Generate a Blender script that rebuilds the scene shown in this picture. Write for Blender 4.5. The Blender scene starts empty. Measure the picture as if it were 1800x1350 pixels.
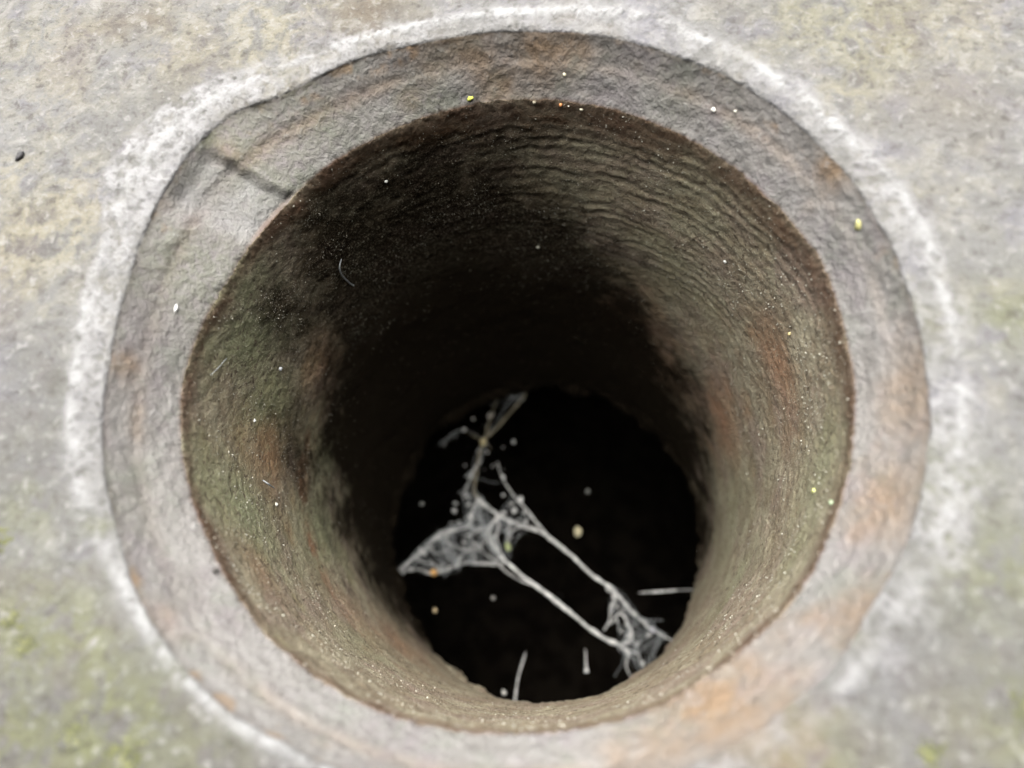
import bpy, math, random
import numpy as np
from mathutils import Matrix, Vector

# ------------------------------------------------------------------ frame, camera, light
S = 0.03                                   # metres per unit; the bore has radius 1 unit (3 cm)
LEAN, UP_AZ = math.radians(24), math.radians(114)   # the slab leans back by LEAN; straight up runs along its face at UP_AZ
_up = Vector((math.cos(LEAN) * math.cos(UP_AZ), math.cos(LEAN) * math.sin(UP_AZ), math.sin(LEAN)))
M = _up.rotation_difference(Vector((0, 0, 1))).to_matrix().to_4x4()     # slab frame (x right, y up the picture, z out) -> world
scene = bpy.context.scene
col = scene.collection

RX, RY, CAM, FPX = math.radians(21.02), math.radians(4.64), np.array([.183, -.843, 1.841]), 1300.0
ROT = Matrix.Rotation(RY, 3, 'Y') @ Matrix.Rotation(RX, 3, 'X')
RM = np.array(ROT)
cam_data = bpy.data.cameras.new('camera')
cam = bpy.data.objects.new('camera', cam_data)
col.objects.link(cam)
cam.matrix_world = M @ (Matrix.Translation(Vector(CAM * S)) @ ROT.to_4x4())
cam_data.sensor_width = 36.0
cam_data.lens = FPX / 1800 * 36
cam_data.clip_start, cam_data.clip_end = 0.002, 50.0
cam_data.dof.use_dof = True
cam_data.dof.focus_distance = 2.75 * S
cam_data.dof.aperture_fstop = 17.0
scene.camera = cam

SUN_AZ, SUN_EL = math.radians(104), math.radians(71)       # in the slab frame
sl = Vector((math.cos(SUN_EL) * math.cos(SUN_AZ), math.cos(SUN_EL) * math.sin(SUN_AZ), math.sin(SUN_EL)))
sw = (M.to_3x3() @ sl).normalized()
world = bpy.data.worlds.new('World')
scene.world = world
world.use_nodes = True
wn, wl = world.node_tree.nodes, world.node_tree.links
bg = wn['Background']
sky = wn.new('ShaderNodeTexSky')
sky.sky_type = 'NISHITA'
sky.sun_disc = False
sky.sun_elevation = math.asin(max(-1, min(1, sw.z)))
sky.sun_rotation = math.atan2(sw.x, sw.y)
sky.air_density, sky.dust_density, sky.ozone_density = 1.0, 6.0, 1.0
hs = wn.new('ShaderNodeHueSaturation')      # an overcast, nearly neutral sky
hs.inputs['Saturation'].default_value = 0.25
wl.new(sky.outputs[0], hs.inputs['Color'])
wl.new(hs.outputs[0], bg.inputs['Color'])
bg.inputs['Strength'].default_value = 0.10
sun_data = bpy.data.lights.new('sun', 'SUN')
sun_data.energy = 1.5
sun_data.angle = math.radians(82)
sun_data.color = (1.0, 0.99, 0.972)
sun = bpy.data.objects.new('sun', sun_data)
col.objects.link(sun)
sun.rotation_euler = sw.to_track_quat('Z', 'Y').to_euler()
scene.view_settings.view_transform = 'Standard'
scene.view_settings.look = 'None'
scene.view_settings.exposure = 1.82
scene.view_settings.gamma = 1.0
scene.render.engine = 'CYCLES'
scene.cycles.max_bounces = 8
scene.cycles.diffuse_bounces = 0
scene.cycles.use_denoising = True

rng = np.random.default_rng(7)
random.seed(7)

# ------------------------------------------------------------------ helpers
PERM = rng.permutation(512).astype(np.int64)
PERM = np.concatenate([PERM, PERM, PERM])
VAL = rng.random(2048).astype(np.float32) * 2 - 1


def vnoise(p):
    """value noise in -1..1 at points p (n, 3)"""
    i = np.floor(p).astype(np.int64)
    f = (p - i).astype(np.float32)
    f = f * f * f * (f * (f * 6 - 15) + 10)
    i &= 511
    def h(a, b, c):
        return VAL[PERM[PERM[PERM[(i[:, 0] + a) & 511] + ((i[:, 1] + b) & 511)] + ((i[:, 2] + c) & 511)]]
    fx, fy, fz = f[:, 0], f[:, 1], f[:, 2]
    x00 = h(0, 0, 0) * (1 - fx) + h(1, 0, 0) * fx
    x10 = h(0, 1, 0) * (1 - fx) + h(1, 1, 0) * fx
    x01 = h(0, 0, 1) * (1 - fx) + h(1, 0, 1) * fx
    x11 = h(0, 1, 1) * (1 - fx) + h(1, 1, 1) * fx
    return (x00 * (1 - fy) + x10 * fy) * (1 - fz) + (x01 * (1 - fy) + x11 * fy) * fz


def fbm(p, scale, octaves=3, gain=0.5, off=0.0):
    out, a, tot = 0, 1.0, 0.0
    q = p * scale + off
    for _ in range(octaves):
        out = out + a * vnoise(q)
        tot += a
        a *= gain
        q = q * 2.03 + 17.3
    return out / tot


def sstep(a, b, x):
    t = np.clip((x - a) / (b - a), 0, 1)
    return t * t * (3 - 2 * t)


def ray(u, v):
    return RM @ np.array([(u - 900) / FPX, -(v - 675) / FPX, -1.0])


def on_plane(u, v, z=0.0):
    d = ray(u, v)
    return CAM + d * ((z - CAM[2]) / d[2])


def on_bore(u, v, r=1.0):
    d = ray(u, v)
    a, b, c = d[0]**2 + d[1]**2, 2 * (CAM[0] * d[0] + CAM[1] * d[1]), CAM[0]**2 + CAM[1]**2 - r * r
    return CAM + d * ((-b + math.sqrt(b * b - 4 * a * c)) / (2 * a))


def on_cone(u, v, r0=1.115, z0=0.0, r1=1.0, z1=-0.216):
    best = None
    for k in range(400):
        z = z0 + (z1 - z0) * k / 399
        p = on_plane(u, v, z)
        e = abs(math.hypot(p[0], p[1]) - (r0 + (r1 - r0) * k / 399))
        if best is None or e < best[0]:
            best = (e, p)
    return best[1]


def table(deg, pts):
    """periodic smooth interpolation of (angle, value) pairs"""
    pts = sorted((a % 360, v) for a, v in pts)
    a = np.array([p[0] for p in pts]); v = np.array([p[1] for p in pts])
    a = np.concatenate([a[-2:] - 360, a, a[:2] + 360]); v = np.concatenate([v[-2:], v, v[:2]])
    return np.interp(deg % 360, a, v)


def smooth_ring(x, w):
    k = np.hanning(2 * w + 1); k /= k.sum()
    return np.convolve(np.concatenate([x[-w:], x, x[:w]]), k, 'valid')


def tag(o, label=None, cat=None, group=None, kind=None):
    for k, v in (('label', label), ('category', cat), ('group', group), ('kind', kind)):
        if v:
            o[k] = v


def link(name, mesh, mat=None, parent=None, loc=(0, 0, 0), rot=None):
    o = bpy.data.objects.new(name, mesh)
    col.objects.link(o)
    if mat is not None and mesh is not None and not mesh.materials:
        mesh.materials.append(mat)
    if parent is not None:
        o.parent = parent
        o.location = loc
    else:
        o.matrix_world = M @ Matrix.Translation(Vector(loc)) @ (rot.to_4x4() if rot is not None else Matrix.Identity(4))
    return o


def raw_mesh(name, v, faces, smooth=True, attrs=None, normals=None):
    """faces: int array (n, 3) or (n, 4)"""
    faces = np.asarray(faces, dtype=np.int32)
    n, k = faces.shape
    me = bpy.data.meshes.new(name)
    me.vertices.add(len(v))
    me.vertices.foreach_set('co', np.asarray(v, dtype=np.float32).ravel())
    me.loops.add(n * k)
    me.loops.foreach_set('vertex_index', faces.ravel())
    me.polygons.add(n)
    me.polygons.foreach_set('loop_start', np.arange(0, n * k, k, dtype=np.int32))
    me.polygons.foreach_set('use_smooth', np.full(n, smooth, dtype=bool))
    me.update(calc_edges=True)
    for key, val in (attrs or {}).items():
        at = me.attributes.new(key, 'FLOAT', 'POINT')
        at.data.foreach_set('value', np.asarray(val, dtype=np.float32))
    if normals is not None:
        me.normals_split_custom_set_from_vertices(np.asarray(normals, dtype=np.float32))
    return me


# ------------------------------------------------------------------ node helpers
class Mat:
    def __init__(self, name, rough=0.85, spec=0.3):
        self.m = bpy.data.materials.new(name)
        self.m.use_nodes = True
        self.n, self.l = self.m.node_tree.nodes, self.m.node_tree.links
        self.b = self.n['Principled BSDF']
        self.b.inputs['Roughness'].default_value = rough
        self.b.inputs['Specular IOR Level'].default_value = spec
        tc = self.n.new('ShaderNodeTexCoord')
        mp = self.n.new('ShaderNodeMapping')
        mp.inputs['Scale'].default_value = (1 / S, 1 / S, 1 / S)
        self.l.new(tc.outputs['Object'], mp.inputs['Vector'])
        self.co = mp.outputs[0]

    def stretched(self, sx, sy, sz):
        mp = self.n.new('ShaderNodeMapping')
        mp.inputs['Scale'].default_value = (sx, sy, sz)
        self.l.new(self.co, mp.inputs['Vector'])
        return mp.outputs[0]

    def noise(self, scale, detail=4, rough=0.55, dist=0.0, off=0.0, co=None):
        t = self.n.new('ShaderNodeTexNoise')
        t.noise_dimensions = '4D'
        t.inputs['W'].default_value = off
        t.inputs['Scale'].default_value = scale
        t.inputs['Detail'].default_value = detail
        t.inputs['Roughness'].default_value = rough
        t.inputs['Distortion'].default_value = dist
        self.l.new(co or self.co, t.inputs['Vector'])
        return t.outputs['Fac']

    def voronoi(self, scale, rand=1.0):
        t = self.n.new('ShaderNodeTexVoronoi')
        t.inputs['Scale'].default_value = scale
        t.inputs['Randomness'].default_value = rand
        self.l.new(self.co, t.inputs['Vector'])
        return t.outputs['Distance'], t.outputs['Color']

    def attr(self, name):
        t = self.n.new('ShaderNodeAttribute')
        t.attribute_name = name
        return t.outputs['Fac']

    def remap(self, x, a, b, c=0.0, d=1.0):
        t = self.n.new('ShaderNodeMapRange')
        t.interpolation_type = 'SMOOTHSTEP'
        for k, v in (('From Min', a), ('From Max', b), ('To Min', c), ('To Max', d)):
            t.inputs[k].default_value = v
        self.l.new(x, t.inputs['Value'])
        return t.outputs[0]

    def math(self, op, a, b):
        t = self.n.new('ShaderNodeMath')
        t.operation = op
        for i, x in enumerate((a, b)):
            if isinstance(x, (int, float)):
                t.inputs[i].default_value = x
            else:
                self.l.new(x, t.inputs[i])
        return t.outputs[0]

    def mix(self, fac, a, b, mode='MIX'):
        t = self.n.new('ShaderNodeMix')
        t.data_type = 'RGBA'
        t.blend_type = mode
        t.clamp_factor = True
        for sock, x in ((t.inputs[0], fac), (t.inputs[6], a), (t.inputs[7], b)):
            if isinstance(x, (int, float)):
                sock.default_value = x
            elif isinstance(x, tuple):
                sock.default_value = (*x, 1.0)
            else:
                self.l.new(x, sock)
        return t.outputs[2]

    def color(self, c):
        if isinstance(c, tuple):
            self.b.inputs['Base Color'].default_value = (*c, 1.0)
        else:
            self.l.new(c, self.b.inputs['Base Color'])

    def bump(self, height, dist, strength=1.0):
        t = self.n.new('ShaderNodeBump')
        t.inputs['Strength'].default_value = strength
        t.inputs['Distance'].default_value = dist * S
        self.l.new(height, t.inputs['Height'])
        self.l.new(t.outputs[0], self.b.inputs['Normal'])


# ------------------------------------------------------------------ the slab: one continuous surface, ring by ring
NA = 1536
ang = np.linspace(0, 2 * np.pi, NA, endpoint=False)
deg = np.degrees(ang)

OUTER = [(85.4, 1.1107), (70.9, 1.1136), (59.0, 1.1117), (48.7, 1.1152), (37.4, 1.1132), (26.5, 1.1124), (16.2, 1.1109), (8.5, 1.106),
         (-1.6, 1.1088), (-10.6, 1.1149), (-19.9, 1.1216), (-30.2, 1.1264), (-37.6, 1.1206), (-43.6, 1.1264), (-49.8, 1.1435), (-53.1, 1.1213),
         (-58.6, 1.1326), (-75, 1.122), (105.4, 1.116), (112.7, 1.1338), (128.2, 1.1465), (134.1, 1.2033), (136.9, 1.2195), (142.8, 1.2187),
         (150.1, 1.2017), (160.7, 1.1601), (171.3, 1.1292), (-179.5, 1.1193), (-170.2, 1.1185), (-162.2, 1.1242), (-154.5, 1.1197),
         (-143.7, 1.1323), (-129.1, 1.136), (-110.3, 1.1185)]
INNER = [(89.7, 1.0197), (112.6, 0.9995), (129.1, 0.9909), (138.5, 0.9773), (151.6, 0.9751), (160.3, 0.9733), (171.6, 0.9951), (180.0, 1.0074),
         (77.8, 1.015), (64.6, 1.0133), (47.8, 1.0073), (32.1, 1.0076), (20.9, 1.0195), (11.7, 1.0088), (-1.1, 1.0024), (-172.0, 1.0031),
         (-160.4, 0.9978), (-148.9, 0.9892), (-137.7, 0.992), (-123.8, 0.9982), (-110.8, 0.9985), (-97.5, 0.9969), (-89.1, 0.9943),
         (-80.8, 0.9971), (-68.0, 1.0064), (-58.3, 0.9996), (-47.4, 1.0057), (-38.5, 1.0081), (-27.6, 1.0006), (-16.9, 1.002)]
circ = np.stack([np.cos(ang), np.sin(ang), np.zeros(NA)], 1)
d_out = smooth_ring(table(deg, OUTER), 26) - 1.12
d_in = smooth_ring(table(deg, INNER), 22) - 1.0
d_out = d_out + 0.006 * fbm(circ, 9, 3, 0.6, 3.1) + 0.003 * fbm(circ, 60, 2, 0.6, 9.7)
d_in = d_in + 0.004 * fbm(circ, 12, 2, 0.5, 5.1)
d_fine = 0.007 * fbm(circ, 60, 3, 0.65, 1.7)

BORE_Z0, BORE_Z1 = -0.216, -3.06
prof = []                                   # (radius, z, region)  0 face 1 rim wall 2 cone 3 bore 4 cavity
for r in (3.4, 3.25, 3.1, 2.95, 2.8, 2.65, 2.5, 2.4): prof.append((r, 0.0, 0))
for r in np.arange(2.34, 1.96, -0.02): prof.append((r, 0.0, 0))
for r in np.arange(1.956, 1.137, -0.0085): prof.append((r, 0.0, 0))
for r, z in ((1.135, 0), (1.131, -.001), (1.127, -.0025), (1.1235, -.0052)): prof.append((r, z, 0))
for k in range(15):
    t = k / 14
    prof.append((1.1205 - 0.0345 * t, -0.009 - 0.071 * t, 1))
for r, z in ((1.0835, -.086), (1.081, -.091), (1.078, -.096), (1.0745, -.101), (1.0705, -.1055)): prof.append((r, z, 2))
for k in range(20):
    t = (k + 1) / 20
    prof.append((1.0705 - 0.0665 * t, -0.1055 - 0.1065 * t, 2))
for r, z in ((1.0022, -.2145), (1.001, -.2185), (1.0003, -.2235)): prof.append((r, z, 3))
z = -.231
while z > -1.5: prof.append((1.0, z, 3)); z -= 0.0092
while z > BORE_Z1 + .02: prof.append((1.0, z, 3)); z -= 0.0155
for r, zz in ((1.0, -3.05), (1.004, -3.066), (1.014, -3.078), (1.03, -3.084)): prof.append((r, zz, 3))
for r, zz in ((1.15, -3.10), (1.4, -3.12), (1.6, -3.18), (1.68, -3.3), (1.7, -3.8), (1.7, -4.6), (1.7, -5.6), (1.66, -6.6), (1.5, -7.4), (1.1, -7.7), (.6, -7.8), (.02, -7.8)):
    prof.append((r, zz, 4))
PR = np.array([p[0] for p in prof]); PZ = np.array([p[1] for p in prof]); REG = np.array([p[2] for p in prof])
NR = len(prof)

# the edge tables move the rings near them
w_o = np.where(REG == 0, 1 - sstep(1.14, 1.75, PR), np.where(REG == 1, 1 - 0.55 * sstep(0, -.085, PZ), np.where(REG == 2, 0.45 * (1 - sstep(-.085, -.2, PZ)), 0)))
w_i = np.where(REG == 2, sstep(-.085, -.216, PZ), np.where(REG == 3, 1 - sstep(-.25, -1.0, PZ), 0))
far_sq = sstep(2.3, 3.4, PR)                # the outermost rings square off into a block
sq = 1 / np.maximum(np.abs(np.cos(ang)), np.abs(np.sin(ang)))
w_f = np.where(REG == 2, sstep(-.19, -.213, PZ), np.where(REG == 3, 1 - sstep(-.225, -.26, PZ), 0))
RR = PR[:, None] + w_o[:, None] * d_out[None] + w_i[:, None] * d_in[None] + w_f[:, None] * d_fine[None]
RR = np.where(REG[:, None] == 0, RR * (1 + far_sq[:, None] * (sq[None] - 1)), RR)
# the bore's far end is broken away obliquely: its lower lip stands nearer than the rest
z_end = smooth_ring(table(deg, [(-85, -1.80), (-70, -1.88), (-58, -2.25), (-42, -2.85), (-20, -3.02), (0, -3.06), (90, -3.06), (180, -3.06), (-150, -3.06), (-128, -2.95), (-112, -2.45), (-98, -1.98)]), 30)
k_end = np.where(REG == 3, sstep(-1.2, -3.0, PZ), np.where(REG == 4, 1 - sstep(-3.3, -5.6, PZ), 0))
ZG = PZ[:, None] + k_end[:, None] * (z_end - BORE_Z1)[None]
P = np.stack([RR * np.cos(ang)[None], RR * np.sin(ang)[None], ZG], -1)


def grid_normals(G):
    du = np.empty_like(G)
    du[1:-1] = G[2:] - G[:-2]; du[0] = G[1] - G[0]; du[-1] = G[-1] - G[-2]
    dv = np.roll(G, -1, 1) - np.roll(G, 1, 1)
    n = np.cross(dv, du)
    ln = np.linalg.norm(n, axis=-1, keepdims=True)
    return n / np.maximum(ln, 1e-12)


N0 = grid_normals(P)
if N0[20, 0, 2] < 0:
    N0 = -N0
flat = P.reshape(-1, 3)
RG = np.repeat(REG, NA); TH = np.tile(deg, NR); RAD = RR.ravel(); ZZ = flat[:, 2]
thw = lambda a: (TH - a + 180) % 360 - 180   # signed degrees from a

# how far outside the hole's edge each face point lies, and the chalky ring there
edge = np.tile(1.12 + d_out, NR)
out_d = RAD - edge
LINE = [(87.9, .075), (70.7, .105), (56.5, .09), (41, .078), (29.8, .08), (19.4, .10), (9.8, .09), (2.3, .082), (-5.5, .082), (-20, .06), (-40, .05), (-60, .03),
        (-110, .01), (-130.9, .012), (-142, .012), (-168.8, .09), (178, .10), (168, .12), (160, .10), (150, .13), (140, .09), (126.9, .10), (116, .075), (102, .075)]
WIDTH = [(88, .115), (70, .15), (56, .13), (41, .12), (30, .12), (19, .135), (10, .125), (0, .125), (-15, .13), (-30, .135), (-42, .11), (-50, .05), (-58, .085), (-68, .06), (-85, .04), (-110, .035),
         (-131, .045), (-143, .05), (-158, .085), (-169, .105), (178, .12), (168, .13), (163, .11), (159, .17), (154, .23), (147, .215), (140, .19), (132, .165), (122, .145), (110, .115)]
line_at = np.tile(smooth_ring(table(deg, LINE), 12), NR); width_at = np.tile(smooth_ring(table(deg, WIDTH), 6), NR)
n_big = fbm(flat, 2.2, 3, 0.55, 0.3); n_mid = fbm(flat, 7.0, 3, 0.55, 4.3); n_fine = fbm(flat, 26.0, 3, 0.6, 8.1); n_pit = fbm(flat, 48.0, 2, 0.6, 12.7)
wob = 0.026 * n_mid + 0.024 * n_fine + 0.02 * n_big
soft = .030 - .018 * np.exp(-(thw(148) / 14) ** 2)
ring_m = (RG == 0) * (1 - sstep(width_at - soft, width_at + 1.2 * soft, out_d + wob))
line_s = np.tile(smooth_ring(table(deg, [(90, 1), (20, 1), (0, .8), (-20, .6), (-40, .45), (-55, .25), (-90, .3), (-115, .7), (-140, .8), (-165, .5), (180, .55), (150, .6), (120, .9)]), 20), NR)
line_m = line_s * (RG == 0) * np.exp(-((out_d + 0.5 * wob - line_at) / .017) ** 2) * (0.55 + 0.6 * sstep(-.3, .3, n_mid)) * sstep(-.55, .0, n_fine)
thick = np.tile(table(deg, [(150, 1.35), (138, 1.3), (120, .95), (105, .8), (80, .8), (40, .85), (0, .9), (-25, 1.1), (-40, 1.05), (-47, .3), (-53, .25), (-57, .75), (-66, .65), (-76, .25), (-110, .4), (-140, .4), (-165, .85), (175, 1.0)]), NR)
n_pat = fbm(flat, 15.0, 3, .6, 41.0)
chalk = np.clip(ring_m * thick * (0.60 + 0.65 * n_pat + 0.45 * n_fine + .35 * n_mid - 0.6 * sstep(.0, .35, n_pit)) + 0.75 * line_m * (0.45 + .8 * sstep(-.4, .3, n_pat + .5 * n_pit)), 0, 1.1)

# relief (along the normal)
disp = np.zeros(len(flat))
is_face = RG == 0
disp += is_face * (0.014 * n_big + 0.0075 * n_mid + 0.005 * n_fine + 0.003 * n_pit) * sstep(-.004, .03, out_d)
disp += is_face * (0.007 * chalk)
disp -= is_face * 0.03 * np.clip(RAD - 1.25, 0, 9) ** 2                       # the face bows away very slightly
is_cone = (RG == 1) | (RG == 2)
disp += is_cone * (0.0045 * n_mid + 0.0036 * n_fine + 0.0026 * n_pit) * sstep(0, -.03, ZZ)
# a flake broken out of the countersink at the upper left: sharp upper edge, fading lower edge
ca = [math.degrees(math.atan2(p[1], p[0])) % 360 for p in (on_cone(372, 268), on_cone(430, 308), on_cone(512, 350))]
cz = [on_cone(372, 268)[2], on_cone(430, 308)[2], on_cone(512, 350)[2]]
cb = [math.degrees(math.atan2(p[1], p[0])) % 360 for p in (on_cone(285, 392), on_cone(350, 410), on_cone(432, 442))]
bz = [on_cone(285, 392)[2], on_cone(350, 410)[2], on_cone(432, 442)[2]]
up_a = np.interp(-ZZ, [-q for q in cz], ca) + 2.0 * n_mid
lo_a = np.interp(-ZZ, [-q for q in bz], cb) + 1.8 * n_fine
frac = (TH - up_a) / np.maximum(lo_a - up_a, 1)
flake = is_cone * sstep(-.07, .07, frac) * (1 - sstep(.55, 1.0, frac)) * sstep(-.01, -.05, ZZ)
disp -= 0.027 * flake
ledge_shade = is_cone * np.exp(-((TH - up_a) / 0.7) ** 2) * sstep(-.9, -.1, n_mid + .5 * n_fine) * sstep(-.02, -.06, ZZ)  # dark line painted as shade under the flake's upper ledge
is_bore = RG == 3
zz2 = ZZ + 0.03 * n_mid
zz2 = zz2 + 0.035 * n_big
phase = 2 * np.pi * (zz2 / 0.055 + TH / 360 * 7.0 + 0.2 * n_big)
ridge_w = np.exp(-(thw(66) / 52) ** 2) * (1 - sstep(-.8, -1.5, ZZ)) * sstep(-.24, -.34, ZZ)
wave = .5 + .5 * np.sin(phase) + .25 * n_fine
row = .35 + .65 * sstep(-.35, .3, fbm(np.stack([TH / 40, zz2 / .055, 0 * TH], 1), 1.0, 2, .5, 77.0))
ridges = (wave - .5) * row * (0.35 + .75 * sstep(-.3, .3, fbm(flat * np.array([1, 1, 4.0]), 5.0, 3, .6, 2.2)))
disp += is_bore * (0.0072 * ridge_w * ridges + 0.004 * n_mid + 0.0036 * n_fine + 0.003 * n_pit)
disp += is_bore * 0.012 * n_big * sstep(-.4, -1.2, ZZ)
disp += (RG >= 3) * np.tile(sstep(-1.9, -3.0, z_end) * .85 + .15, NR) * (0.05 * n_mid + 0.03 * n_fine + .04 * n_big) * np.repeat(sstep(-2.75, -3.04, PZ), NA)
trough_tone = np.clip(is_bore * ridge_w * row * (1 - sstep(.05, .55, wave)), 0, 1)                  # darker tone in the troughs of the tool marks
groove_z = -1.28 - 0.0016 * np.abs(thw(180)) + 0.05 * n_mid + .06 * n_big                   # a shallow rusty groove ringing the bore
groove = is_bore * sstep(-.5, .2, n_mid + .4 * n_fine) * np.exp(-((ZZ - groove_z) / .07) ** 2) * (0.35 + 0.65 * np.exp(-(thw(195) / 45) ** 2))
disp -= 0.006 * groove
disp += (RG == 4) * 0.03 * n_big
n_fiber = fbm(flat * np.array([1, 1, .35]), 30, 2, .6, 21.0)

P2 = flat + N0.reshape(-1, 3) * disp[:, None]
P2 = P2.reshape(NR, NA, 3)
NRM = grid_normals(P2)
if NRM[20, 0, 2] < 0:
    NRM = -NRM

# stains with a shape of their own: (point, radius, strength)
def blobs(lst):
    out = np.zeros(len(flat))
    for p, r, s in lst:
        d = np.linalg.norm((flat - np.array(p)) / (np.array(r) if isinstance(r, tuple) else r), axis=1)
        out = np.maximum(out, s * np.exp(-(d * (1 + 0.9 * n_mid)) ** 2))
    return out


rust = is_cone * 0.55 * np.exp(-((ZZ + .097) / .022) ** 2) * (0.25 + 0.75 * sstep(-.25, .3, n_big + .35 * n_mid)) * (0.5 + .5 * np.exp(-(thw(90) / 40) ** 2) + .4 * np.exp(-(thw(185) / 22) ** 2))
rust = np.maximum(rust, blobs([(on_cone(1250, 1230), .17, .9), (on_cone(1170, 1300), .12, .6), (on_cone(1460, 300), .05, .9), (on_cone(395, 270), .05, .95), (on_cone(300, 352), .04, .9),
                               (on_cone(345, 300), .03, .5), (on_cone(220, 640), .06, .75), (on_cone(1590, 700), .10, .6), (on_cone(1560, 880), .10, .7), (on_cone(1500, 1060), .08, .7),
                               (on_cone(1450, 1060), .03, .5), (on_cone(290, 1070), .05, .55), (on_cone(840, 100), .10, .7), (on_cone(950, 92), .13, .85), (on_cone(760, 110), .07, .5)]) * np.where(RG == 0, .9 * np.exp(-(thw(-60) / 9) ** 2), RG <= 2))
n_rag = fbm(flat, 11.0, 4, .65, 71.0)
rust = np.maximum(rust, is_cone * .8 * sstep(.10, .40, n_rag) * sstep(-.085, -.03, ZZ) * sstep(-.3, .2, n_big + n_mid))
rim_line = is_cone * sstep(-.034, -.012, ZZ + .012 * n_fine) * (.45 + .55 * sstep(-.4, .2, n_rag)) * (.5 + .5 * np.exp(-(thw(105) / 95) ** 2)) * (1 - .8 * np.exp(-(thw(-60) / 16) ** 2))
rim_dark = is_cone * (0.5 + 0.5 * n_mid) * sstep(-.095, -.05, ZZ) * np.exp(-(thw(80) / 75) ** 2)          # brown weathered upper band
rim_dark = np.maximum(rim_dark, 1.6 * rim_line)
bore_edge = np.exp(-((ZZ + .245) / (.045 + .07 * np.exp(-(thw(45) / 60) ** 2) + .03 * n_mid)) ** 2) * (RG == 3) + (RG == 2) * sstep(-.203, -.216, ZZ) * .8
bore_edge = np.clip(bore_edge * (0.75 + 0.6 * n_mid + .3 * n_fine), 0, 1)
brust = blobs([(on_bore(470, 790), (.16, .16, .22), .75), (on_bore(1270, 740), (.22, .22, .30), .8), (on_bore(1370, 640), (.12, .22, .14), .75), (on_bore(1100, 560), (.2, .2, .3), .6),
               (on_bore(1170, 640), (.2, .2, .25), .6), (on_bore(560, 640), (.1, .14, .16), .6), (on_bore(700, 1130), (.2, .12, .3), .6), (on_bore(620, 1080), .16, .4), (on_bore(1190, 900), (.3, .3, .5), .35),
               (on_bore(450, 1000), .12, .45)]) * is_bore
brust = np.maximum(brust, 0.85 * groove * (thw(195) > -60) * np.exp(-(thw(195) / 50) ** 2))
algae = blobs([(on_bore(470, 730), (.22, .22, .24), .9), (on_bore(430, 590), (.2, .2, .3), .7), (on_bore(430, 900), (.2, .2, .3), .7), (on_bore(570, 800), (.2, .2, .3), .5), (on_bore(560, 930), (.2, .2, .35), .6),
               (on_bore(1190, 480), (.3, .3, .3), .28), (on_bore(1240, 330), (.3, .3, .3), .2), (on_bore(1000, 330), .22, .15), (on_bore(1440, 830), (.2, .3, .2), .45), (on_bore(1300, 1000), (.2, .2, .25), .4),
               (on_bore(640, 1130), (.2, .1, .3), .3), (on_bore(1400, 960), .14, .4), (on_bore(1290, 900), (.2, .3, .5), .35)]) * is_bore
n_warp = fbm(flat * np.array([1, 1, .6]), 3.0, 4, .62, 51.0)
f_right = np.interp(-ZZ, [.2, .5, 1.0, 1.6, 2.4, 3.1], [88, 84, 70, 44, 8, -18])      # black stain extended to paint the bore's shade, its edge slanting down the bore
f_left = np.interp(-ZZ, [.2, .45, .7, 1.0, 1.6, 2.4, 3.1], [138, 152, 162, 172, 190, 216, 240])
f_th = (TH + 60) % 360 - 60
stain_shade = is_bore * sstep(-26, 22, f_th - f_right + 24 * n_warp + 14 * n_fine + 12 * n_mid) * sstep(-24, 26, f_left - f_th + 34 * n_warp + 14 * n_fine + 12 * n_mid) * sstep(-.22, -.30, ZZ + .05 * n_mid)
stain_shade = np.clip(stain_shade, 0, 1)
cone_alg = blobs([(on_cone(440, 300), .22, .55), (on_cone(330, 470), .2, .55), (on_cone(560, 220), .16, .5), (on_cone(470, 490), .12, .5), (on_cone(520, 270), .10, .45), (on_cone(760, 180), .12, .5), (on_cone(310, 420), .10, .4), (on_cone(1180, 190), .1, .3), (on_cone(360, 240), .05, .8), (on_cone(306, 330), .03, .8),
                  (on_cone(235, 880), .1, .25)]) * is_cone
lo = sstep(.45, -1.05, flat[:, 1] + 0.22 * flat[:, 0])                            # algae and grime low on the face, deepened to paint in the shade there
grime = is_face * np.clip(lo * (0.62 + 0.8 * n_big + 0.35 * n_mid), 0, 1)
moss = is_face * 1.15 * blobs([(on_plane(60, 1120), .16, .6), (on_plane(20, 1290), .2, .6), (on_plane(180, 1280), .2, .7), (on_plane(330, 1335), .12, .4), (on_plane(1690, 870), .12, .35), (on_plane(1780, 550), .12, .5),
                        (on_plane(1770, 1000), .14, .45), (on_plane(1420, 1340), .12, .5), (on_plane(1790, 1260), .12, .5), (on_plane(40, 900), .1, .4), (on_plane(1540, 30), .2, .2)])
cream = is_face * np.clip(blobs([(on_plane(60, 420), .22, .9), (on_plane(110, 340), .12, .8), (on_plane(20, 310), .1, .8), (on_plane(470, 50), .2, .8), (on_plane(320, 80), .2, .5), (on_plane(60, 60), .25, .5), (on_plane(1500, 60), .25, .6),
                                 (on_plane(1480, 170), .09, .8), (on_plane(1700, 40), .2, .5), (on_plane(1650, 330), .15, .35), (on_plane(90, 160), .2, .4), (on_plane(1480, 330), .07, .5)]) + 0.35 * sstep(.1, .6, n_mid) * (1 - lo), 0, 1)
brown = is_face * np.clip(sstep(.12, .55, fbm(flat, 4.0, 3, .55, 31.0)) * .55 + blobs([(on_plane(330, 110), .14, .5), (on_plane(250, 30), .1, .5), (on_plane(640, 15), .16, .5), (on_plane(1660, 170), .2, .5), (on_plane(420, 1320), .08, .6), (on_plane(330, 1250), .06, .6),
                                (on_plane(1700, 1270), .1, .6)]), 0, 1)

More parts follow.
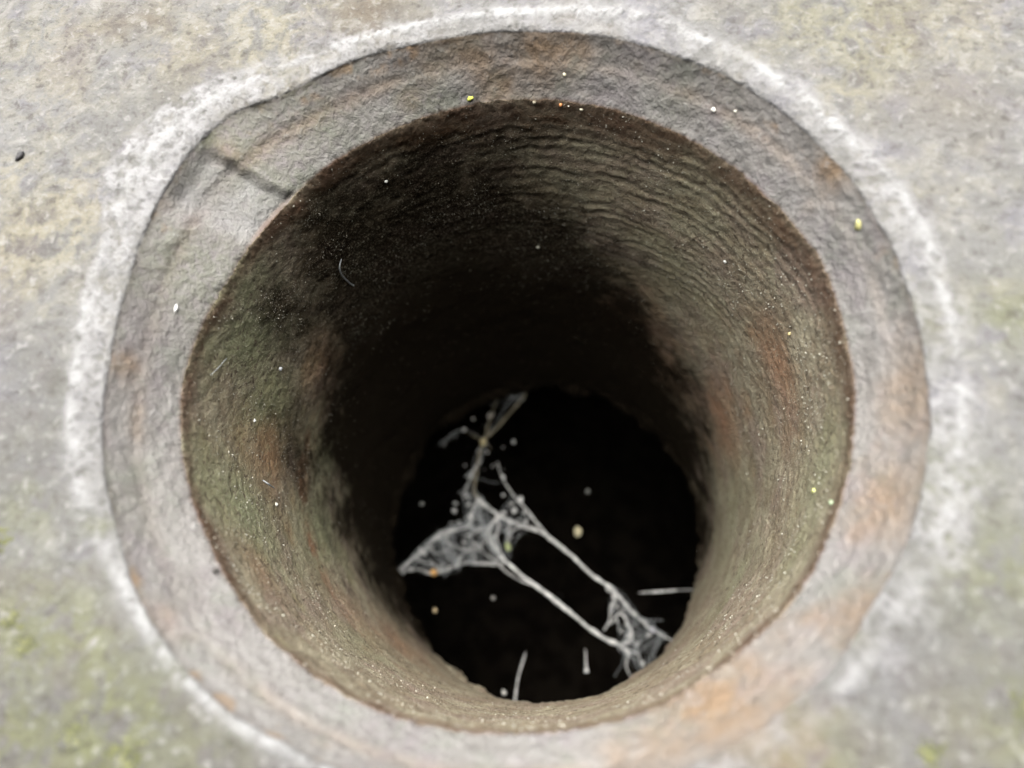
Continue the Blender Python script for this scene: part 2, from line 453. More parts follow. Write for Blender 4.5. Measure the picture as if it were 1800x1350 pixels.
ATTR = dict(chalk=chalk, line=line_m, rust=rust, rim_dark=rim_dark, grime=grime, moss=moss, cream=cream, brown=brown, edge_rust=bore_edge, brust=brust, algae=algae, stain_shade=stain_shade, deep_shade=.985 * sstep(-.35, -1.5, ZZ + .25 * n_warp), trough_tone=trough_tone, cone_algae=cone_alg,
            ledge_shade=np.clip(ledge_shade, 0, 1), flake=flake, streak=n_fiber)

# ------------------------------------------------------------------ materials of the slab
def face_material():
    m = Mat('weathered_face', 0.9, 0.2)
    big, mid, fine, tiny = m.noise(2.2, 5, .6, .3, 1), m.noise(9, 5, .65, .3, 2), m.noise(30, 5, .65, .2, 3), m.noise(95, 4, .65, 0, 4)
    blot = m.noise(15, 4, .6, .6, 21)
    c = m.mix(m.remap(big, .36, .64), (.132, .129, .121), (.164, .162, .158))
    c = m.mix(m.math('MULTIPLY', m.remap(m.noise(5, 5, .65, .5, 7), .48, .64), .7), c, (.146, .141, .155))
    c = m.mix(m.math('MULTIPLY', m.attr('brown'), .75), c, (.113, .092, .065))
    c = m.mix(m.math('MULTIPLY', m.math('MULTIPLY', m.attr('cream'), m.remap(blot, .38, .60)), .9), c, (.231, .213, .155))
    c = m.mix(m.math('MULTIPLY', m.remap(blot, .54, .66), .5), c, (.233, .227, .209))
    c = m.mix(m.math('MULTIPLY', m.attr('grime'), .75), c, (.088, .085, .080))
    c = m.mix(m.math('MULTIPLY', m.math('MULTIPLY', m.attr('grime'), m.remap(m.noise(6, 4, .6, .3, 12), .5, .66)), .45), c, (.084, .088, .056))
    c = m.mix(m.math('MULTIPLY', m.math('MULTIPLY', m.attr('grime'), m.remap(m.noise(8, 4, .6, .3, 18), .5, .66)), .4), c, (.119, .101, .101))
    c = m.mix(m.math('MULTIPLY', m.math('MULTIPLY', m.attr('moss'), m.remap(blot, .34, .56)), .85), c, (.119, .125, .051))
    c = m.mix(m.math('MULTIPLY', m.remap(blot, .44, .33), .45), c, (.086, .079, .070))
    c = m.mix(m.math('MULTIPLY', m.remap(fine, .54, .68), .58), c, (.273, .268, .253))
    c = m.mix(m.math('MULTIPLY', m.remap(fine, .46, .34), .58), c, (.063, .057, .049))
    c = m.mix(m.math('MULTIPLY', m.remap(tiny, .58, .72), .4), c, (.282, .273, .255))
    pits = m.remap(m.noise(42, 3, .6, .6, 15), .50, .66)
    c = m.mix(m.math('MULTIPLY', m.attr('chalk'), m.remap(tiny, .30, .52, .5, 1.0)), c, (.260, .257, .255))
    c = m.mix(m.math('MULTIPLY', m.math('MULTIPLY', m.attr('chalk'), pits), .7), c, (.119, .116, .107))
    c = m.mix(m.math('MULTIPLY', m.attr('line'), m.remap(fine, .36, .58, .25, .85)), c, (.308, .310, .304))
    c = m.mix(m.math('MULTIPLY', m.attr('rust'), .6), c, (.167, .097, .048))
    m.color(c)
    m.bump(m.math('ADD', m.math('MULTIPLY', fine, .9), m.math('MULTIPLY', tiny, .5)), .022, .9)
    return m.m


def cone_material():
    m = Mat('stained_countersink', 0.85, 0.2)
    mid, fine, tiny = m.noise(8, 5, .65, .4, 2), m.noise(34, 5, .65, .2, 3), m.noise(110, 4, .65, 0, 4)
    c = m.mix(m.remap(mid, .36, .64), (.190, .180, .166), (.246, .235, .222))
    c = m.mix(m.math('MULTIPLY', m.remap(m.noise(6, 5, .65, .5, 7), .47, .64), .7), c, (.203, .183, .184))
    c = m.mix(m.math('MULTIPLY', m.remap(m.noise(7, 5, .65, .5, 27), .50, .66), .6), c, (.184, .191, .162))
    c = m.mix(m.math('MULTIPLY', m.math('MULTIPLY', m.attr('rim_dark'), m.remap(fine, .3, .6, .5, 1.0)), .4), c, (.104, .086, .065))
    c = m.mix(m.math('MULTIPLY', m.attr('cone_algae'), m.remap(fine, .35, .6)), c, (.113, .124, .077))
    c = m.mix(m.math('MULTIPLY', m.attr('rust'), m.remap(mid, .34, .58, .4, 1.0)), c, (.225, .152, .090))
    c = m.mix(m.math('MULTIPLY', m.attr('flake'), m.remap(mid, .3, .6, .25, .6)), c, (.245, .245, .240))
    c = m.mix(m.math('MULTIPLY', m.remap(fine, .55, .70), .45), c, (.315, .308, .295))
    c = m.mix(m.math('MULTIPLY', m.remap(fine, .45, .31), .38), c, (.108, .095, .085))
    c = m.mix(m.math('MULTIPLY', m.remap(tiny, .60, .74), .45), c, (.360, .356, .342))
    c = m.mix(m.math('MULTIPLY', m.attr('ledge_shade'), .3), c, (.068, .059, .049))
    c = m.mix(m.math('MULTIPLY', m.attr('edge_rust'), .85), c, (.095, .045, .022))
    m.color(c)
    m.bump(m.math('ADD', m.math('MULTIPLY', fine, .8), m.math('MULTIPLY', tiny, .5)), .020, .8)
    return m.m


def bore_material():
    m = Mat('stained_bore', 0.68, 0.3)
    mid, fine, tiny = m.noise(7, 5, .65, .5, 2), m.noise(38, 5, .68, .3, 3), m.noise(125, 4, .68, 0, 4)
    c = m.mix(m.remap(mid, .38, .62), (.325, .256, .170), (.455, .398, .275))
    c = m.mix(m.math('MULTIPLY', m.remap(m.noise(4, 5, .65, .5, 9), .47, .62), .6), c, (.360, .262, .212))
    c = m.mix(m.math('MULTIPLY', m.remap(m.noise(11, 5, .65, .5, 19), .52, .66), .6), c, (.215, .165, .115))
    c = m.mix(m.math('MULTIPLY', m.attr('algae'), m.remap(fine, .30, .52, .45, 1.2)), c, (.345, .372, .205))
    c = m.mix(m.math('MULTIPLY', m.attr('brust'), m.remap(mid, .32, .56, .5, 1.0)), c, (.400, .200, .105))
    c = m.mix(m.math('MULTIPLY', m.remap(tiny, .54, .68), .8), c, (.70, .66, .51))
    c = m.mix(m.math('MULTIPLY', m.remap(fine, .47, .34), .85), c, (.095, .070, .044))
    c = m.mix(m.math('MULTIPLY', m.attr('trough_tone'), m.remap(fine, .36, .55, .25, .62)), c, (.085, .066, .044))
    c = m.mix(m.math('MULTIPLY', m.attr('stain_shade'), m.math('MAXIMUM', m.math('MULTIPLY', m.remap(tiny, .48, .64, 1.0, .62), .97), m.attr('deep_shade'))), c, (.014, .010, .006))  # deeper down the tint turns solid black, the bore's shade painted in
    m.l.new(m.remap(m.attr('stain_shade'), .2, .9, .3, .03), m.b.inputs['Specular IOR Level'])
    c = m.mix(m.math('MULTIPLY', m.attr('edge_rust'), .9), c, (.125, .066, .036))
    d, vc = m.voronoi(62)
    sep = m.n.new('ShaderNodeSeparateColor'); m.l.new(vc, sep.inputs[0])
    speck = m.math('MULTIPLY', m.remap(d, .20, .10), m.remap(sep.outputs[0], .91, .93))
    c = m.mix(m.math('MULTIPLY', speck, .8), c, m.mix(sep.outputs[1], (.78, .73, .56), (.72, .76, .62)))
    m.color(c)
    m.bump(m.math('ADD', m.math('MULTIPLY', fine, .9), m.math('MULTIPLY', tiny, .8)), .024, .9)
    return m.m


def cavity_material():
    m = Mat('dark_cavity', 0.95, 0.1)
    m.color(m.mix(m.remap(m.noise(4, 4), .4, .6), (.008, .006, .004), (.018, .014, .010)))  # near-black base colour paints in the hollow's lack of light
    return m.m


MF, MC, MB, MV = face_material(), cone_material(), bore_material(), cavity_material()

# ------------------------------------------------------------------ cut the surface into the slab's parts
V = P2.reshape(-1, 3); VN = NRM.reshape(-1, 3)
ii, jj = np.meshgrid(np.arange(NR - 1), np.arange(NA), indexing='ij')
j2 = (jj + 1) % NA
quads = np.stack([ii * NA + jj, ii * NA + j2, (ii + 1) * NA + j2, (ii + 1) * NA + jj], -1).reshape(-1, 4)
a, b, c_ = V[quads[500, 0]], V[quads[500, 1]], V[quads[500, 3]]
if np.cross(b - a, c_ - a)[2] < 0:
    quads = quads[:, ::-1]
q_reg = REG[ii].ravel()
q_ring = (ring_m.reshape(NR, NA)[ii, jj].ravel() > .35) & (q_reg == 0)

slab = bpy.data.objects.new('stone_slab', None)
col.objects.link(slab)
slab.matrix_world = M
slab.empty_display_size = .05
tag(slab, 'weathered grey slab mottled with lichen and grime, pierced by one round bored hole', 'slab', None, 'thing')


def slab_part(name, mask, mat, keys, label=None):
    f = quads[mask]
    used, inv = np.unique(f, return_inverse=True)
    me = raw_mesh(name, V[used] * S, inv.reshape(f.shape), True, {k: ATTR[k][used] for k in keys}, VN[used])
    o = link(name, me, mat, slab)
    tag(o, label)
    return o


FK = ('chalk', 'line', 'rust', 'grime', 'moss', 'cream', 'brown')
CK = ('rust', 'rim_dark', 'cone_algae', 'ledge_shade', 'edge_rust', 'flake')
slab_part('flat_face', (q_reg == 0) & ~q_ring, MF, FK, 'flat lichen-mottled outer face')
slab_part('chalky_ring', q_ring, MF, FK, 'pale chalky ring round the hole')
slab_part('rim_wall', q_reg == 1, MC, CK, 'short brown-stained wall under the rim')
slab_part('countersink', q_reg == 2, MC, CK, 'pitted grey sloping band with rust stains')
slab_part('bore_wall', q_reg == 3, MB, ('algae', 'brust', 'edge_rust', 'stain_shade', 'deep_shade', 'trough_tone'), 'dark ridged wall of the bored hole')
slab_part('cavity', q_reg == 4, MV, (), 'black hollow behind the bored hole')
# the block's sides and back
rim = V[:NA]
back = rim.copy(); back[:, 2] = -8.6
sv = np.concatenate([rim, back, [[0, 0, -8.6]]])
k = np.arange(NA); k2 = (k + 1) % NA
sf = np.concatenate([np.stack([k, k + NA, k2 + NA], 1), np.stack([k, k2 + NA, k2], 1), np.stack([k + NA, np.full(NA, 2 * NA), k2 + NA], 1)])
link('block_side', raw_mesh('block_side', sv * S, sf, False), MF, slab)


def surf(u, v, region):
    """nearest built surface vertex to where that spot lies, with its normal"""
    p = on_plane(u, v) if region == 'face' else on_cone(u, v) if region == 'cone' else on_bore(u, v)
    if region == 'bore' and p[2] < BORE_Z1:
        p = np.array([p[0], p[1], BORE_Z1 + .05])
    i = np.argmin(((V - p) ** 2).sum(1))
    return V[i], VN[i]


# ------------------------------------------------------------------ small shapes
def blob_mesh(name, r, seed, squash=(1, 1, 1), rough=.55, sub=2):
    """a lumpy little pebble from an icosphere"""
    import bmesh
    bm = bmesh.new()
    bmesh.ops.create_icosphere(bm, subdivisions=sub, radius=1.0)
    v = np.array([x.co[:] for x in bm.verts])
    f = np.array([[y.index for y in x.verts] for x in bm.faces])
    bm.free()
    v = v * (1 + rough * fbm(v, 1.6, 2, .5, seed * 7.7))[:, None] * np.array(squash) * r
    return raw_mesh(name, v * S, f, True)


def tube(pts, radii, sides=7, lump=0.25, seed=0):
    """a swept, slightly lumpy tube through pts; returns verts, quads"""
    pts = np.asarray(pts, float)
    n = len(pts)
    t = np.gradient(pts, axis=0); t /= np.linalg.norm(t, axis=1, keepdims=True) + 1e-9
    ref = np.array([.21, .35, .91])
    u = np.cross(t, ref); u /= np.linalg.norm(u, axis=1, keepdims=True) + 1e-9
    w = np.cross(t, u)
    a = np.linspace(0, 2 * np.pi, sides, endpoint=False)
    r = np.broadcast_to(np.asarray(radii, float), (n,))
    ring = pts[:, None] + r[:, None, None] * (np.cos(a)[None, :, None] * u[:, None] + np.sin(a)[None, :, None] * w[:, None])
    vv = ring.reshape(-1, 3)
    if lump:
        nn = (vv - np.repeat(pts, sides, 0))
        vv = vv + nn * (lump * fbm(vv, 28, 2, .6, seed * 3.3))[:, None]
    i, j = np.meshgrid(np.arange(n - 1), np.arange(sides), indexing='ij')
    jn = (j + 1) % sides
    f = np.stack([i * sides + j, i * sides + jn, (i + 1) * sides + jn, (i + 1) * sides + j], -1).reshape(-1, 4)
    return vv, f


def catmull(p, per=10):
    p = np.asarray(p, float)
    q = np.concatenate([[2 * p[0] - p[1]], p, [2 * p[-1] - p[-2]]])
    out = []
    for i in range(1, len(q) - 2):
        for k in range(per):
            t = k / per
            out.append(.5 * (2 * q[i] + (q[i + 1] - q[i - 1]) * t + (2 * q[i - 1] - 5 * q[i] + 4 * q[i + 1] - q[i + 2]) * t * t + (3 * q[i] - q[i - 1] - 3 * q[i + 1] + q[i + 2]) * t ** 3))
    out.append(q[-2])
    return np.array(out)


def simple_mat(name, c, rough=.7, spec=.3, vary=.25, scale=30, trans=0.0):
    m = Mat(name, rough, spec)
    f = m.noise(scale, 3, .6)
    m.color(m.mix(m.remap(f, .35, .65), tuple(x * (1 - vary) for x in c), tuple(min(1, x * (1 + vary)) for x in c)))
    if trans:
        m.b.inputs['Subsurface Weight'].default_value = trans
        m.b.inputs['Subsurface Radius'].default_value = (.0006, .0006, .0006)
    return m.m


M_SILK = simple_mat('dusty_silk', (.62, .61, .58), .7, .4, .35, 22)
M_OLD = simple_mat('stained_silk', (.20, .175, .12), .8, .3, .4, 22)
M_FILM = simple_mat('fine_silk', (.40, .42, .42), .6, .4, .2, 40)

# ------------------------------------------------------------------ cobweb across the far end of the bore
ZW = -3.12


def W(u, v, dz=0.0):
    return on_plane(u, v, ZW + dz)


web = bpy.data.objects.new('cobweb', None)
col.objects.link(web)
web.matrix_world = M @ Matrix.Translation(Vector(W(900, 1000) * S))
web.empty_display_size = .01
tag(web, 'dusty torn cobweb of thick pale strands stretched across the dark end of the bore', 'cobweb')
web_off = W(900, 1000)

STRANDS = [  # (pixels along the strand, depth offset at start / end, radius, label)
    ([(945, 640), (947, 661), (928, 680), (918, 700), (880, 745), (851, 777), (838, 822), (834, 862), (841, 877)], .03, 0, (.008, .021), None),
    ([(841, 877), (862, 895), (877, 906), (898, 917), (923, 926), (945, 933), (964, 944)], 0, 0, (.019, .015), None),
    ([(838, 815), (822, 850), (818, 866), (826, 880)], 0, 0, (.010, .006), None),
    ([(841, 877), (831, 900), (825, 924), (806, 930), (788, 934), (772, 940), (748, 965), (727, 981), (700, 1004), (680, 1018)], 0, .05, (.016, .010), None),
    ([(874, 812), (884, 842), (907, 875), (935, 908), (964, 944)], .02, 0, (.006, .014), None),
    ([(964, 944), (996, 969), (1037, 1007), (1074, 1032)], 0, .0, (.018, .019), 'thick upper strand running to the bright lower wall'),
    ([(1074, 1032), (1098, 1060), (1122, 1087), (1147, 1107), (1185, 1128)], 0, -.02, (.019, .010), None),
    ([(877, 906), (862, 925), (862, 945), (872, 962), (886, 985)], 0, 0, (.016, .018), None),
    ([(872, 905), (876, 925), (872, 945), (880, 968)], .02, .02, (.010, .009), None),
    ([(858, 928), (850, 935), (862, 955), (878, 975)], 0, 0, (.008, .008), None),
    ([(886, 985), (927, 1018), (964, 1046), (996, 1071), (1029, 1099), (1061, 1122), (1090, 1134)], 0, 0, (.020, .022), 'thick lower strand parallel to the upper one'),
    ([(870, 985), (890, 1005), (915, 1020), (935, 1028)], .02, .01, (.010, .006), None),
    ([(1090, 1134), (1104, 1150), (1100, 1172), (1116, 1200)], 0, 0, (.014, .008), None),
    ([(1090, 1134), (1110, 1122), (1106, 1098), (1096, 1082), (1088, 1078)], 0, 0, (.014, .010), None),
    ([(1074, 1032), (1080, 1055), (1074, 1066), (1072, 1090), (1062, 1108)], 0, 0, (.011, .009), None),
    ([(1072, 1098), (1085, 1082), (1096, 1070)], 0, 0, (.010, .008), None),
    ([(1098, 1140), (1120, 1150), (1128, 1168), (1142, 1182)], 0, 0, (.008, .005), None),
    ([(886, 990), (866, 993), (829, 988), (805, 993), (776, 1005), (758, 1008), (735, 1000), (705, 1005)], 0, .03, (.012, .009), None),
    ([(772, 940), (790, 955), (812, 965), (835, 962), (856, 950)], 0, 0, (.005, .006), None),
    ([(898, 918), (893, 935), (896, 950)], 0, 0, (.008, .006), None),
    ([(964, 944), (930, 925), (905, 931), (893, 942)], 0, 0, (.008, .007), None),
    ([(805, 993), (812, 975), (830, 968), (850, 972), (870, 985)], 0, 0, (.007, .006), None),
    ([(748, 965), (770, 972), (790, 968), (805, 975)], 0, 0, (.005, .005), None),
    ([(727, 981), (745, 988), (765, 992), (776, 1005)], 0, 0, (.006, .006), None),
    ([(851, 777), (862, 735), (880, 690), (905, 668)], 0, .02, (.012, .005), None),
    ([(816, 757), (850, 775), (864, 790)], 0, 0, (.004, .007), None),
]
for k, (px, d0, d1, (r0, r1), lab) in enumerate(STRANDS):
    n = len(px)
    pts = [W(u, v, d0 + (d1 - d0) * i / (n - 1) + .025 * math.sin(3.1 * i + k)) for i, (u, v) in enumerate(px)]
    c = catmull(pts, 12)
    c = c + .006 * np.stack([fbm(c, 9, 2, .5, k + 3.3), fbm(c, 9, 2, .5, k + 9.1), fbm(c, 9, 2, .5, k + 5.7)], 1)
    t = np.linspace(0, 1, len(c))
    rad = (r0 + (r1 - r0) * t) * .56 * (1 + .6 * fbm(c, 14, 3, .6, k * 1.9))
    vv, ff = tube(c, rad, 8, .45, k)
    o = link('thread', raw_mesh('thread', (vv - web_off) * S, ff, True), M_OLD if px[-1] in ((905, 668), (864, 790)) or k == 0 else M_SILK, web)
    tag(o, lab)

# fine filaments and dust caught between the strands, far too many to count: one part
def merge(lst):
    vs, fs, o = [], [], 0
    for v, f in lst:
        vs.append(v); fs.append(f + o); o += len(v)
    return np.concatenate(vs), np.concatenate(fs)


fil = []
anchors = [[W(u, v) for u, v in grp] for grp in (
    [(772, 940), (788, 934), (825, 924), (831, 900), (748, 965), (727, 981), (705, 1003), (856, 930), (866, 950), (880, 980), (829, 988), (805, 993), (776, 1005), (841, 877), (818, 862)],
    [(1074, 1032), (1098, 1060), (1122, 1087), (1147, 1107), (1090, 1134), (1110, 1120), (1165, 1120), (1120, 1150), (1102, 1152), (1140, 1180), (1078, 1060)],
    [(877, 906), (898, 917), (923, 926), (893, 940), (886, 985), (862, 925), (841, 877), (935, 908), (907, 875)],
    [(851, 777), (838, 822), (816, 757), (776, 783), (878, 686), (856, 703), (884, 842), (920, 697), (820, 840)])]
for gi, (grp, cnt) in enumerate(zip(anchors, (210, 80, 44, 30))):
    n_made = 0
    while n_made < cnt:
        a, b = grp[rng.integers(len(grp))], grp[rng.integers(len(grp))]
        if not .02 < np.linalg.norm(a - b) < .27:
            continue
        n_made += 1
        a = a + rng.normal(0, .014, 3); b = b + rng.normal(0, .014, 3)
        bow = rng.normal(0, .02, 3)
        pts = [a + (b - a) * t + bow * math.sin(math.pi * t) + rng.normal(0, .005, 3) for t in (0, .25, .5, .75, 1)]
        fil.append(tube(catmull(pts, 4), .0006 + .0014 * rng.random() ** 3, 4, 0))
for (u0, v0, u1, v1) in ((1090, 1134, 1080, 1190), (1122, 1087, 1165, 1090), (850, 776, 905, 690), (1098, 1140, 1130, 1200)):
    a, b = W(u0, v0), W(u1, v1, -.05)
    fil.append(tube(catmull([a, (a + b) / 2 + rng.normal(0, .03, 3), b], 7), .0014, 5, 0))
fv, ff = merge(fil)
o = link('filament', raw_mesh('filament', (fv - web_off) * S, ff, True), M_FILM, web)
tag(o, 'hazy mesh of hair-thin silk between the strands', kind='stuff')
# dust clots on the silk
ico_v, ico_f = None, None
import bmesh
bm = bmesh.new(); bmesh.ops.create_icosphere(bm, subdivisions=1, radius=1.0)
ico_v = np.array([x.co[:] for x in bm.verts]); ico_f = np.array([[y.index for y in x.verts] for x in bm.faces]); bm.free()


def clots(pts, radii, seed):
    lst = []
    for i, (p, r) in enumerate(zip(pts, radii)):
        s = 1 + .35 * rng.normal(size=3)
        lst.append((ico_v * r * np.clip(s, .5, 1.6) * (1 + .25 * rng.normal(size=(len(ico_v), 1))) + p, ico_f))
    return merge(lst)


cp, cr = [], []
for grp, cnt in zip(anchors, (230, 70, 46, 40)):
    for _ in range(cnt):
        a, b = grp[rng.integers(len(grp))], grp[rng.integers(len(grp))]
        t = rng.random()
        cp.append(a * t + b * (1 - t) + rng.normal(0, .012, 3)); cr.append(.003 + .012 * rng.random() ** 3)
cv, cf = clots(cp, cr, 3)
o = link('dust_clot', raw_mesh('dust_clot', (cv - web_off) * S, cf, True), M_SILK, web)
tag(o, 'crumbs of dust clinging to the silk', kind='stuff')

# ------------------------------------------------------------------ single silk threads near the far end
def silk(pts, radii, label, cat='silk thread', name='silk_thread', mat=None, seed=0, group=None):
    c = catmull(pts, 12)
    base = c[0]
    r = np.interp(np.linspace(0, 1, len(c)), np.linspace(0, 1, len(radii)), radii)
    vv, ff = tube(c - base, r, 7, .3, seed)
    o = link(name, raw_mesh(name, vv * S, ff, True), mat or M_SILK, None, tuple(base * S))
    tag(o, label, cat, group or ('fibres clinging to the bore' if cat == 'fibre' else 'single threads near the cobweb'))
    return o


silk([W(1122, 1042), W(1140, 1041), W(1160, 1040), W(1200, 1037), W(1245, 1036)], (.0012, .005, .008, .0025, .002), 'straight pale thread jutting level from the bright wall right of the cobweb')
silk([W(924, 1146), W(918, 1166), W(911, 1190), W(907, 1215), W(903, 1255)], (.002, .005, .005, .007, .010), 'pale upright thread rising from the lower lip below the cobweb')
silk([W(1029, 1140), W(1030, 1165), W(1031, 1182)], (.0015, .004, .013), 'short drop-ended thread hanging beneath the lower thick strand')
# ------------------------------------------------------------------ crumbs, grains and fibres that can be told apart
def grain(px, region, r, c, label, name='sand_grain', cat='grain', squash=(1, 1, .8), rot=0.0, dz=0.0, group=None, gloss=.5):
    if region == 'web':
        p, n = W(*px, dz), np.array([0, 0, 1.0])
    else:
        p, n = surf(*px, region)
    r = r * {'face': .8, 'cone': .56, 'bore': .52, 'web': .62}[region]
    me = blob_mesh(name, r, px[0] * .013 + px[1] * .007, squash)
    key = 'grain_%d_%d_%d' % tuple(int(x * 100) for x in c)
    c = tuple(x * .82 for x in c)
    mat = bpy.data.materials.get(key) or simple_mat(key, c, gloss, .4, .2, 60)
    mat.name = key
    q = Vector(n).to_track_quat('Z', 'Y').to_matrix() @ Matrix.Rotation(rot, 3, 'Z')
    o = link(name, me, mat, None, tuple((p + n * r * squash[2] * .45) * S), q)
    tag(o, label, cat, group or ('crumbs hanging about the cobweb' if region == 'web' else 'loose grains clinging to the bore' if region == 'bore' else 'loose crumbs on the stone round the bore'))
    return o


grain((33, 273), 'face', .022, (.03, .028, .03), 'black crumb lying on the pale face, out beyond the chalky ring', 'dark_crumb', 'crumb', (1.2, .6, .55), .6)
grain((312, 543), 'cone', .020, (.86, .86, .82), 'white rice-shaped grain on the sloping band beside the bore', 'white_grain', 'grain', (1.3, .45, .5), .25)
grain((827, 176), 'cone', .017, (.62, .66, .12), 'bright yellow-green crumb on the top edge of the bore', 'lichen_crumb', 'crumb', (1.2, .8, .8), .2)
grain((1253, 195), 'cone', .016, (.80, .78, .70), 'larger cream grain on the sloping band above the bore', 'sand_grain', 'grain', (1, .8, .8))
grain((1289, 198), 'cone', .010, (.80, .77, .66), 'smaller cream grain close beside the larger one above the bore')
grain((991, 132), 'cone', .011, (.75, .70, .50), 'pale yellow grain below the orange stain on the top band')
grain((985, 189), 'bore', .013, (.60, .26, .10), 'orange-brown grain just under the top edge of the bore', 'rusty_grain')
grain((1020, 197), 'bore', .012, (.75, .70, .52), 'straw-coloured grain beside the orange-brown one under the top edge')
grain((938, 184), 'bore', .014, (.42, .38, .28), 'dull buff crumb under the top edge of the bore', 'dust_crumb', 'crumb', (.8, 1.3, .8))
grain((491, 648), 'bore', .015, (.84, .86, .88), 'bluish white grain on the green-tinged wall, uppermost of two white ones', 'white_grain')
grain((448, 739), 'bore', .013, (.84, .84, .78), 'white grain on the mossy green patch of the bore wall', 'white_grain')
grain((484, 887), 'bore', .014, (.86, .84, .74), 'cream grain low on the paler green side of the bore wall', 'sand_grain')
grain((678, 317), 'bore', .013, (.80, .80, .74), 'lone white grain on the blackest upper part of the bore wall', 'white_grain')
grain((946, 434), 'bore', .014, (.70, .68, .55), 'pale grain at the border of dark and lit bore wall', 'sand_grain')
grain((1275, 460), 'bore', .014, (.78, .78, .70), 'white grain among the ridges on the lit bore wall', 'white_grain')
grain((1384, 587), 'bore', .015, (.74, .62, .30), 'golden grain beneath the ridges on the lit bore wall', 'golden_grain')
grain((1431, 863), 'bore', .018, (.72, .74, .28), 'yellow grain near the edge on the lit side of the bore', 'yellow_grain')
grain((1462, 885), 'bore', .014, (.55, .66, .42), 'pale green grain next to the yellow one at the bore edge', 'green_grain')
grain((376, 1008), 'cone', .016, (.05, .045, .04), 'small black speck on the pale lower sloping band', 'dark_crumb', 'crumb')
grain((1506, 398), 'cone', .026, (.55, .52, .22), 'dull yellow lichen crumb on the sloping band beside the lit wall', 'lichen_crumb', 'crumb', (.7, 1.2, .5), .4)
grain((648, 813), 'web', .034, (.66, .58, .46), 'buff oval crumb at the dark wall, away from the cobweb', 'dust_crumb', 'crumb', (.75, 1.15, .8), 0, .35)
grain((1015, 936), 'web', .046, (.58, .52, .33), 'large buff seed hanging in the dark above the thick strands', 'seed', 'seed', (.8, 1.25, .8), -.3)
grain((762, 1006), 'web', .036, (.75, .42, .14), 'orange grain caught at the end of the cobweb arc', 'orange_grain', 'grain', (1, 1, .8), 0, .03)
grain((893, 962), 'web', .034, (.50, .56, .26), 'greenish crumb caught at the corner of the long gap', 'green_crumb', 'crumb', (.8, 1.3, .8), .2, .03)
grain((765, 1073), 'web', .026, (.62, .48, .28), 'tan seed-like grain hanging below the cobweb arc', 'seed', 'seed', (.75, 1.1, .8), .2, .1)
grain((1033, 864), 'web', .024, (.20, .20, .18), 'grey dust ball alone in the dark above the large buff seed', 'dust_ball', 'dust ball', (1, 1, 1), 0, 0)
grain((867, 1051), 'web', .024, (.20, .19, .17), 'grey dust ball in the round dark gap below the arc', 'dust_ball', 'dust ball')
grain((990, 607), 'web', .022, (.62, .60, .58), 'pale dust ball highest above the web in the dark bore', 'dust_ball', 'dust ball', (1, 1, 1), 0, .2)
grain((862, 731), 'web', .030, (.55, .50, .44), 'pale elongated dust clump at the top of the web', 'dust_clump', 'dust clump', (1.4, .8, .8), .5)
grain((850, 778), 'web', .036, (.52, .44, .24), 'yellowish dust clump where the upper web narrows to one strand', 'dust_clump', 'dust clump', (1, 1.3, .8), 0, .02)
grain((886, 1217), 'web', .024, (.70, .68, .62), 'white crumb at the foot of the upright pale thread', 'dust_crumb', 'crumb', (.9, 1.2, 1), .3)
grain((691, 928), 'web', .026, (.28, .28, .25), 'grey oval dust ball beside the wall above the web end', 'dust_ball', 'dust ball', (.8, 1.4, .8), .2, .02)
grain((742, 886), 'web', .022, (.26, .26, .24), 'grey dust ball floating left of the forked strand', 'dust_ball', 'dust ball')
grain((1074, 1072), 'web', .020, (.75, .75, .78), 'whitish dust knot inside the small web gap by the lower wall', 'dust_knot', 'dust clump')
grain((1147, 1107), 'web', .024, (.70, .68, .74), 'pale dust knot where the upper thick strand meets the wall', 'dust_knot', 'dust clump', (1.3, .9, .9), -.6)


def fibre(pxs, label, r=.0032):
    pts = []
    for q, (u, v) in enumerate(pxs):
        p = on_bore(u, v, .985 - .012 * math.sin(q * 1.4))
        pts.append(p)
    silk(pts, (r * .7, r, r * .7), label, 'fibre', 'fibre', M_FILM, seed=pxs[0][0])


fibre([(600, 455), (597, 470), (602, 485), (614, 497), (622, 502)], 'curved hair-thin pale fibre on the shadowed upper bore wall')
fibre([(462, 844), (472, 851), (482, 858)], 'short straight pale fibre on the green lit bore wall')
fibre([(370, 660), (385, 645), (398, 630)], 'thin yellow-green fibre just inside the bore edge', .0011)

# ------------------------------------------------------------------ lichen crusts on the face
M_LICHEN = Mat('lichen', .95, .15)
M_LICHEN.color(M_LICHEN.mix(M_LICHEN.remap(M_LICHEN.noise(24, 4, .6), .38, .62), (.120, .125, .060), (.19, .195, .095)))
M_LICHEN.bump(M_LICHEN.noise(60, 3, .6), .02, .8)


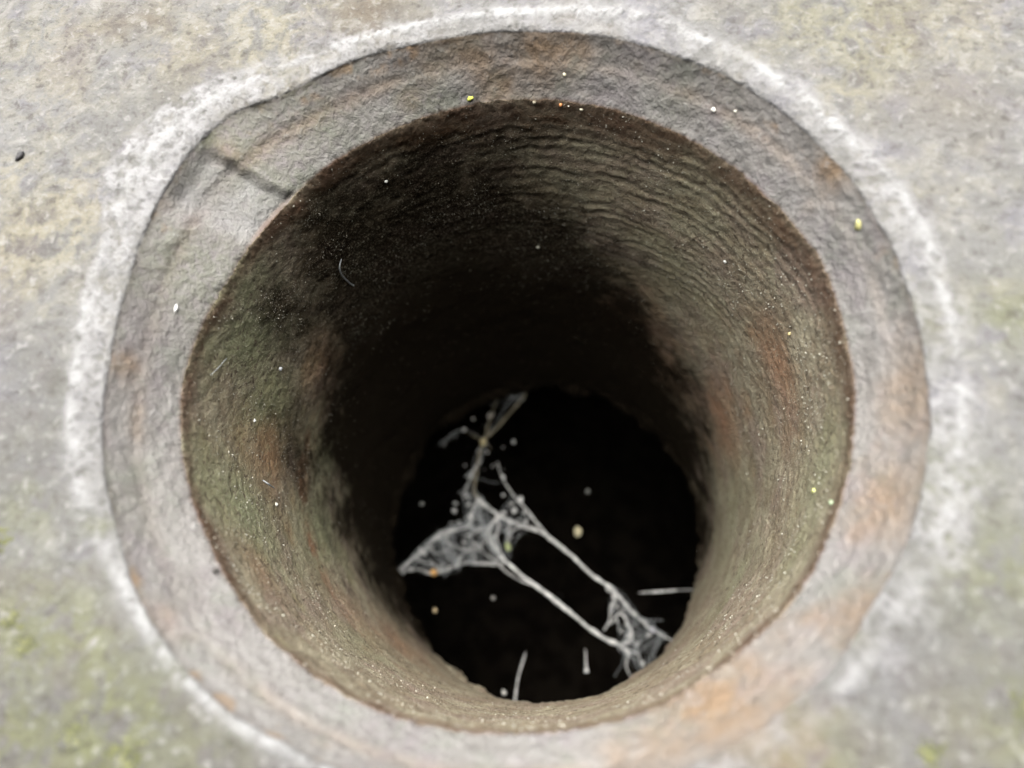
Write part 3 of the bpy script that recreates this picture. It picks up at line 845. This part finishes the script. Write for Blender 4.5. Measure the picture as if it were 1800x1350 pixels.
def lichen(px, r, label, cnt=60, flat_=.22):
    p, n = surf(*px, 'face')
    pts, rad = [], []
    for _ in range(cnt):
        a, d = rng.random() * 6.283, r * rng.random() ** .6
        q = np.array([math.cos(a) * d * (1 + .3 * math.sin(2 * a)), math.sin(a) * d, 0])
        pts.append(q); rad.append(r * (.07 + .11 * rng.random()) * (1.15 - d / r * .6))
    lst = []
    for q, s in zip(pts, rad):
        lst.append((ico_v * s * np.array([1, 1, flat_]) * (1 + .2 * rng.normal(size=(len(ico_v), 1))) + q, ico_f))
    vv, ff = merge(lst)
    qn = Vector(n).to_track_quat('Z', 'Y').to_matrix()
    o = link('lichen_patch', raw_mesh('lichen_patch', vv * S, ff, True), M_LICHEN.m, None, tuple((p + n * .002) * S), qn)
    tag(o, label, 'lichen', 'lichen patches on the slab face')
    return o


lichen((0, 945), .045, 'lime lichen patch on the face level with the cobweb, at the picture edge')
lichen((222, 1325), .055, 'largest yellow-green lichen patch, low on the grimy corner of the face', 60)
lichen((128, 1288), .04, 'dull green lichen patch just above the largest one')
lichen((22, 1095), .035, 'yellow lichen patch above the grimy corner, beyond the pale ring')
lichen((50, 1140), .035, 'yellow lichen patch touching the one above the grimy corner')
lichen((1634, 1328), .035, 'lone pale lime lichen patch on the darker grey face below the hole')
lichen((1797, 1240), .03, 'green lichen patch at the far edge of the darker grey face')

# ------------------------------------------------------------------ dust clinging to the bore wall (uncountable)
cand = np.where((RG == 3) & (ZZ < -.23) & (ZZ > -2.2))[0]
wgt = np.exp(-((ZZ[cand] + .6) / .8) ** 2) * sstep(-.25, .45, n_mid[cand] + .5 * n_warp[cand]) * (1 - .7 * sstep(-.5, -1.0, V[cand, 1]) * sstep(-.3, -.9, ZZ[cand]))
pick = rng.choice(cand, 4600, p=wgt / wgt.sum())
Vf, Nf = V[pick], VN[pick]
rad = .0010 + .0024 * rng.random(len(pick)) ** 6 * (1 - .6 * stain_shade[pick])
vv = (ico_v[None] * rad[:, None, None] * (1 + .3 * rng.normal(size=(len(pick), len(ico_v), 1))) + (Vf + Nf * rad[:, None] * .5)[:, None]).reshape(-1, 3)
ff = (ico_f[None] + (np.arange(len(pick)) * len(ico_v))[:, None, None]).reshape(-1, 3)
o = link('dust', raw_mesh('dust', vv * S, ff, True), simple_mat('mineral_dust', (.56, .53, .43), .35, .6, .3, 90))
tag(o, 'fine glinting mineral dust clinging all over the bore wall', 'dust', kind='stuff')
